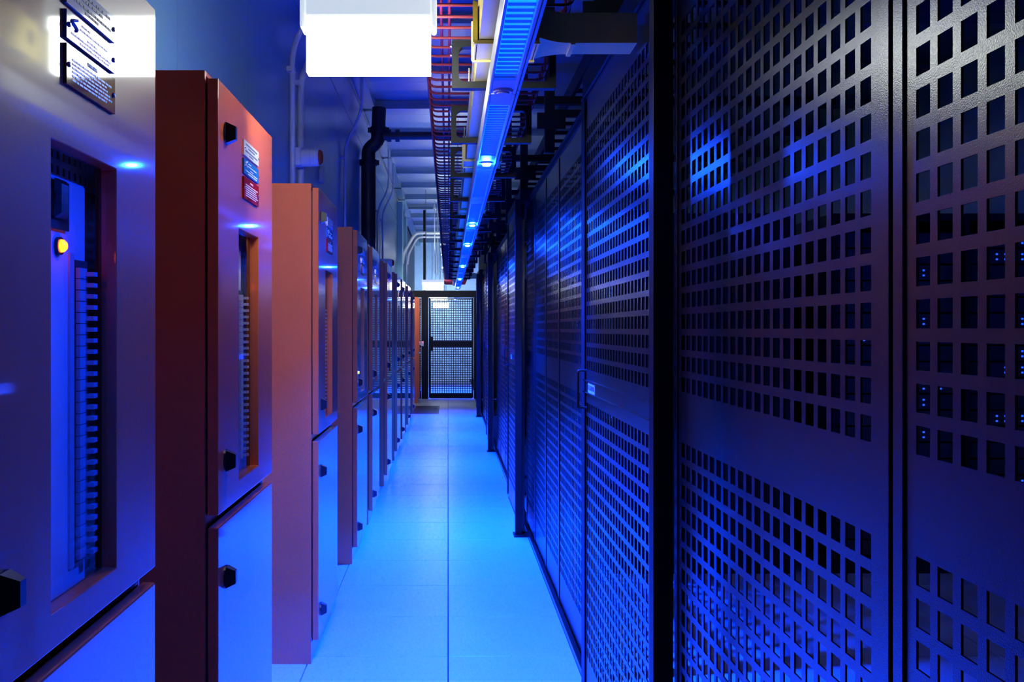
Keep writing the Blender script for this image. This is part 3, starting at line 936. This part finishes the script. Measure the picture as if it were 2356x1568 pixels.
MB().box(0, 0.05, 0, 20.0, 0.0005, 0.012).build('base', 'black', ft)
MB().box(0.0, 0.006, 0, 20.0, 0.012, 0.034).build('lip', 'panel_black', ft)
MB().box(0.044, 0.05, 0, 20.0, 0.012, 0.034).build('lip', 'panel_black', ft)

# ------------------------------------------------------------------ mesh gate at the far end
GY = 20.4
def front_sheet(x0, x1, zspans, name, parent, z0, z1):
    n = int((x1 - x0) / 0.047)
    s = (x1 - x0 - (n*0.047 - 0.015)) / 2
    xs = [(s + k*0.047, s + k*0.047 + 0.032) for k in range(n)]
    xe, xi = edges_1d(xs, 0, x1 - x0)
    zs = []
    nz_ = int((z1 - z0) / 0.047)
    sz = (z1 - z0 - (nz_*0.047 - 0.015)) / 2
    zs = [(z0 + sz + k*0.047, z0 + sz + k*0.047 + 0.032) for k in range(nz_)]
    ze, zi = edges_1d(zs, z0, z1)
    m = perforated(xe, ze, {(a, b) for a in xi for b in zi}, 0.002)
    m.v = [(x0 + y, x, z) for x, y, z in m.v]
    m.f = [q[::-1] for q in m.f]
    return m.build(name, 'panel_black', parent)
gate = thing('mesh_gate', 'black square-mesh gate closing the far end of the aisle', 'gate', (0, GY, 0))
front_sheet(-0.37, 0.50, None, 'perforated_sheet', gate, 0.10, 1.07)
front_sheet(-0.37, 0.50, None, 'perforated_sheet', gate, 1.17, 2.06)
for nm, b in (('stile', (-0.395, -0.365, -0.015, 0.02, 0.02, 2.07)), ('stile', (0.49, 0.52, -0.015, 0.02, 0.02, 2.07)),
              ('mid_rail', (-0.365, 0.49, -0.015, 0.02, 1.07, 1.17)), ('bottom_rail', (-0.365, 0.49, -0.015, 0.02, 0.012, 0.10)),
              ('lock_plate', (-0.365, -0.31, -0.018, 0.0, 0.98, 1.27))):
    MB().box(*b).build(nm, 'black', gate)
gf = thing('gate_frame', 'black frame of posts and a top beam around the mesh gate', 'frame', (0, GY, 0))
MB().box(X_WALL, 0.62, -0.03, 0.05, 2.075, 2.215).build('top_beam', 'black', gf)
for a, b in ((-0.545, -0.405), (0.53, 0.60), (-0.90, -0.84)):
    MB().box(a, b, -0.03, 0.05, 0, 2.075).build('post', 'black', gf)
fp2 = thing('mesh_screen', 'black mesh screen between the gate post and the left wall', 'screen', (0, GY, 0))
front_sheet(-0.835, -0.55, None, 'perforated_sheet', fp2, 0.10, 1.07)
front_sheet(-0.835, -0.55, None, 'perforated_sheet', fp2, 1.17, 2.06)
for z0, z1 in ((0.005, 0.10), (1.07, 1.17)):
    MB().box(-0.835, -0.55, -0.015, 0.02, z0, z1).build('rail', 'black', fp2)
wc = MB().box(0.625, 4.6, GY, GY + 0.08, 0, Z_CEIL).build('wall_cage_end', 'inner_dark')
tag(wc, 'dark partition closing the cage beside the gate', kind='structure')
lk = thing('access_reader', 'small pale access reader with a red light on the gate post', 'card reader', (-0.52, GY - 0.03, 1.13))
MB().box(-0.05, 0.02, -0.04, -0.001, -0.05, 0.05).build('case', 'grey_plastic', lk, bevel=0.004)
MB().box(-0.002, 0.012, -0.043, -0.0405, 0.025, 0.04).build('indicator_light', 'led_red', lk)

# dark floor grille near the gate
fg = thing('floor_grille', 'dark floor grille panel lying in front of the gate on the left', 'floor grille', (-0.598, 16.75, 0))
MB().box(0, 0.44, 0, 1.75, 0.0003, 0.002).build('plate', 'mat', fg)
for k in range(7):
    MB().box(0.05, 0.40, 0.12 + 0.23*k, 0.20 + 0.23*k, 0.002, 0.005).build('slat', 'mat', fg)

# ------------------------------------------------------------------ supports over the racks on the right
for k in range(7):
    yy = 3.70 + 1.9*k
    t = thing('strut_frame', 'dark strut frame above the racks, %s' % ('nearest to the camera' if k == 0 else ORD[k] + ' from the camera'), 'frame', (0, yy, 0), 'dark strut frames above the racks')
    MB().box(0.545, 0.60, 0, 0.045, 2.42, Z_CEIL - 0.001).build('upright', 'black', t)
    MB().box(0.33, 2.2, 0.045, 0.09, 2.70, 2.745).build('cross_bar', 'black', t)
    MB().tube([(0.40, 0.067, 2.745), (0.40, 0.067, Z_CEIL - 0.1)], 0.012, 8).build('rod', 'black', t)
    MB().box(0.60, 0.75, 0.0, 0.04, 2.62, 2.66).build('arm', 'black', t)
    MB().box(0.50, 0.66, -0.01, 0.0, 2.55, 2.64).build('gusset', 'black', t)
ld = thing('cable_ladder', 'dark cable ladder carried on the struts above the racks', 'cable ladder', (0, 0, 2.748))
MB().box(0.70, 0.72, 1.0, 19, 0, 0.09).build('side_rail', 'black', ld)
MB().box(1.25, 1.27, 1.0, 19, 0, 0.09).build('side_rail', 'black', ld)
rg = MB().box(0.72, 1.25, 0, 0.03, 0.01, 0.03).mesh('rung', 'black')
y = 1.1
while y < 19:
    put('rung', rg, ld, (0, y, 0)); y += 0.3
cbm = MB()
ch = thing('channel_tray', 'broad dark channel tray crossing above the racks at the top of the picture', 'cable tray', (0, 3.05, 2.56))
MB().box(0.42, 1.9, 0, 0.30, 0, 0.012).build('bottom', 'black', ch)
MB().box(0.42, 1.9, 0, 0.012, 0.012, 0.12).build('side', 'black', ch)
MB().box(0.42, 1.9, 0.288, 0.30, 0.012, 0.12).build('side', 'black', ch)

# ------------------------------------------------------------------ server racks inside the cage
def rack_meshes():
    body = MB()
    body.box(0.012, 1.05, 0.003, 0.025, 0, 2.1)
    body.box(0.012, 1.05, 0.735, 0.757, 0, 2.1)
    body.box(0.012, 1.05, 0.025, 0.735, 2.06, 2.1)
    body.box(0.012, 1.05, 0.025, 0.735, 0, 0.08)
    body.box(1.02, 1.05, 0.025, 0.735, 0.08, 2.06)
    return body.mesh('body', 'rack')
rbm = rack_meshes()
unit = MB().box(0.06, 0.75, 0.06, 0.70, 0.002, 0.082).box(0.05, 0.06, 0.03, 0.73, 0.0, 0.084).mesh('server_unit', 'inner_dark')
ledm = MB()
for a in range(6):
    for b in range(2):
        ledm.box(0.048, 0.05, 0.10 + 0.05*a, 0.112 + 0.05*a, 0.02 + 0.03*b, 0.030 + 0.03*b)
ledm = ledm.mesh('indicator_lights', 'led')
for k in range(18):
    t = thing('server_rack', 'dark server rack behind the cage mesh, %s in the row' % ('first and nearest' if k == 0 else ORD[k]), 'server rack', (0.95, 5.8 + 0.78*k, 0), 'server racks behind the cage mesh')
    put('body', rbm, t)
    for q in range(0, 20, 2):
        if k < 8 and (q + k) % 3 != 0:
            u = put('server_unit', unit, t, (0, 0, 0.10 + 0.095*q))
            if (q * 7 + k * 3) % 4 == 0:
                put('indicator_lights', ledm, u)
# two racks turned towards the camera, seen through the rightmost mesh
for k in range(2):
    t = thing('server_rack', 'server rack with blue indicator lights seen through the right-hand mesh, %s one' % ('left' if k == 0 else 'right'), 'server rack', (2.25 + 0.78*k, 5.8, 0), 'server racks facing the camera')
    t.location = (3.0 + 0.78*k, 5.8, 0)
    t.rotation_euler = (0, 0, math.radians(90))
    put('body', rbm, t)
    for q in range(20):
        u = put('server_unit', unit, t, (0, 0, 0.10 + 0.095*q))
        if (q * 5 + k * 3) % 7 < 4:
            put('indicator_lights', ledm, u, (0, 0.05*((q*3) % 5), 0))
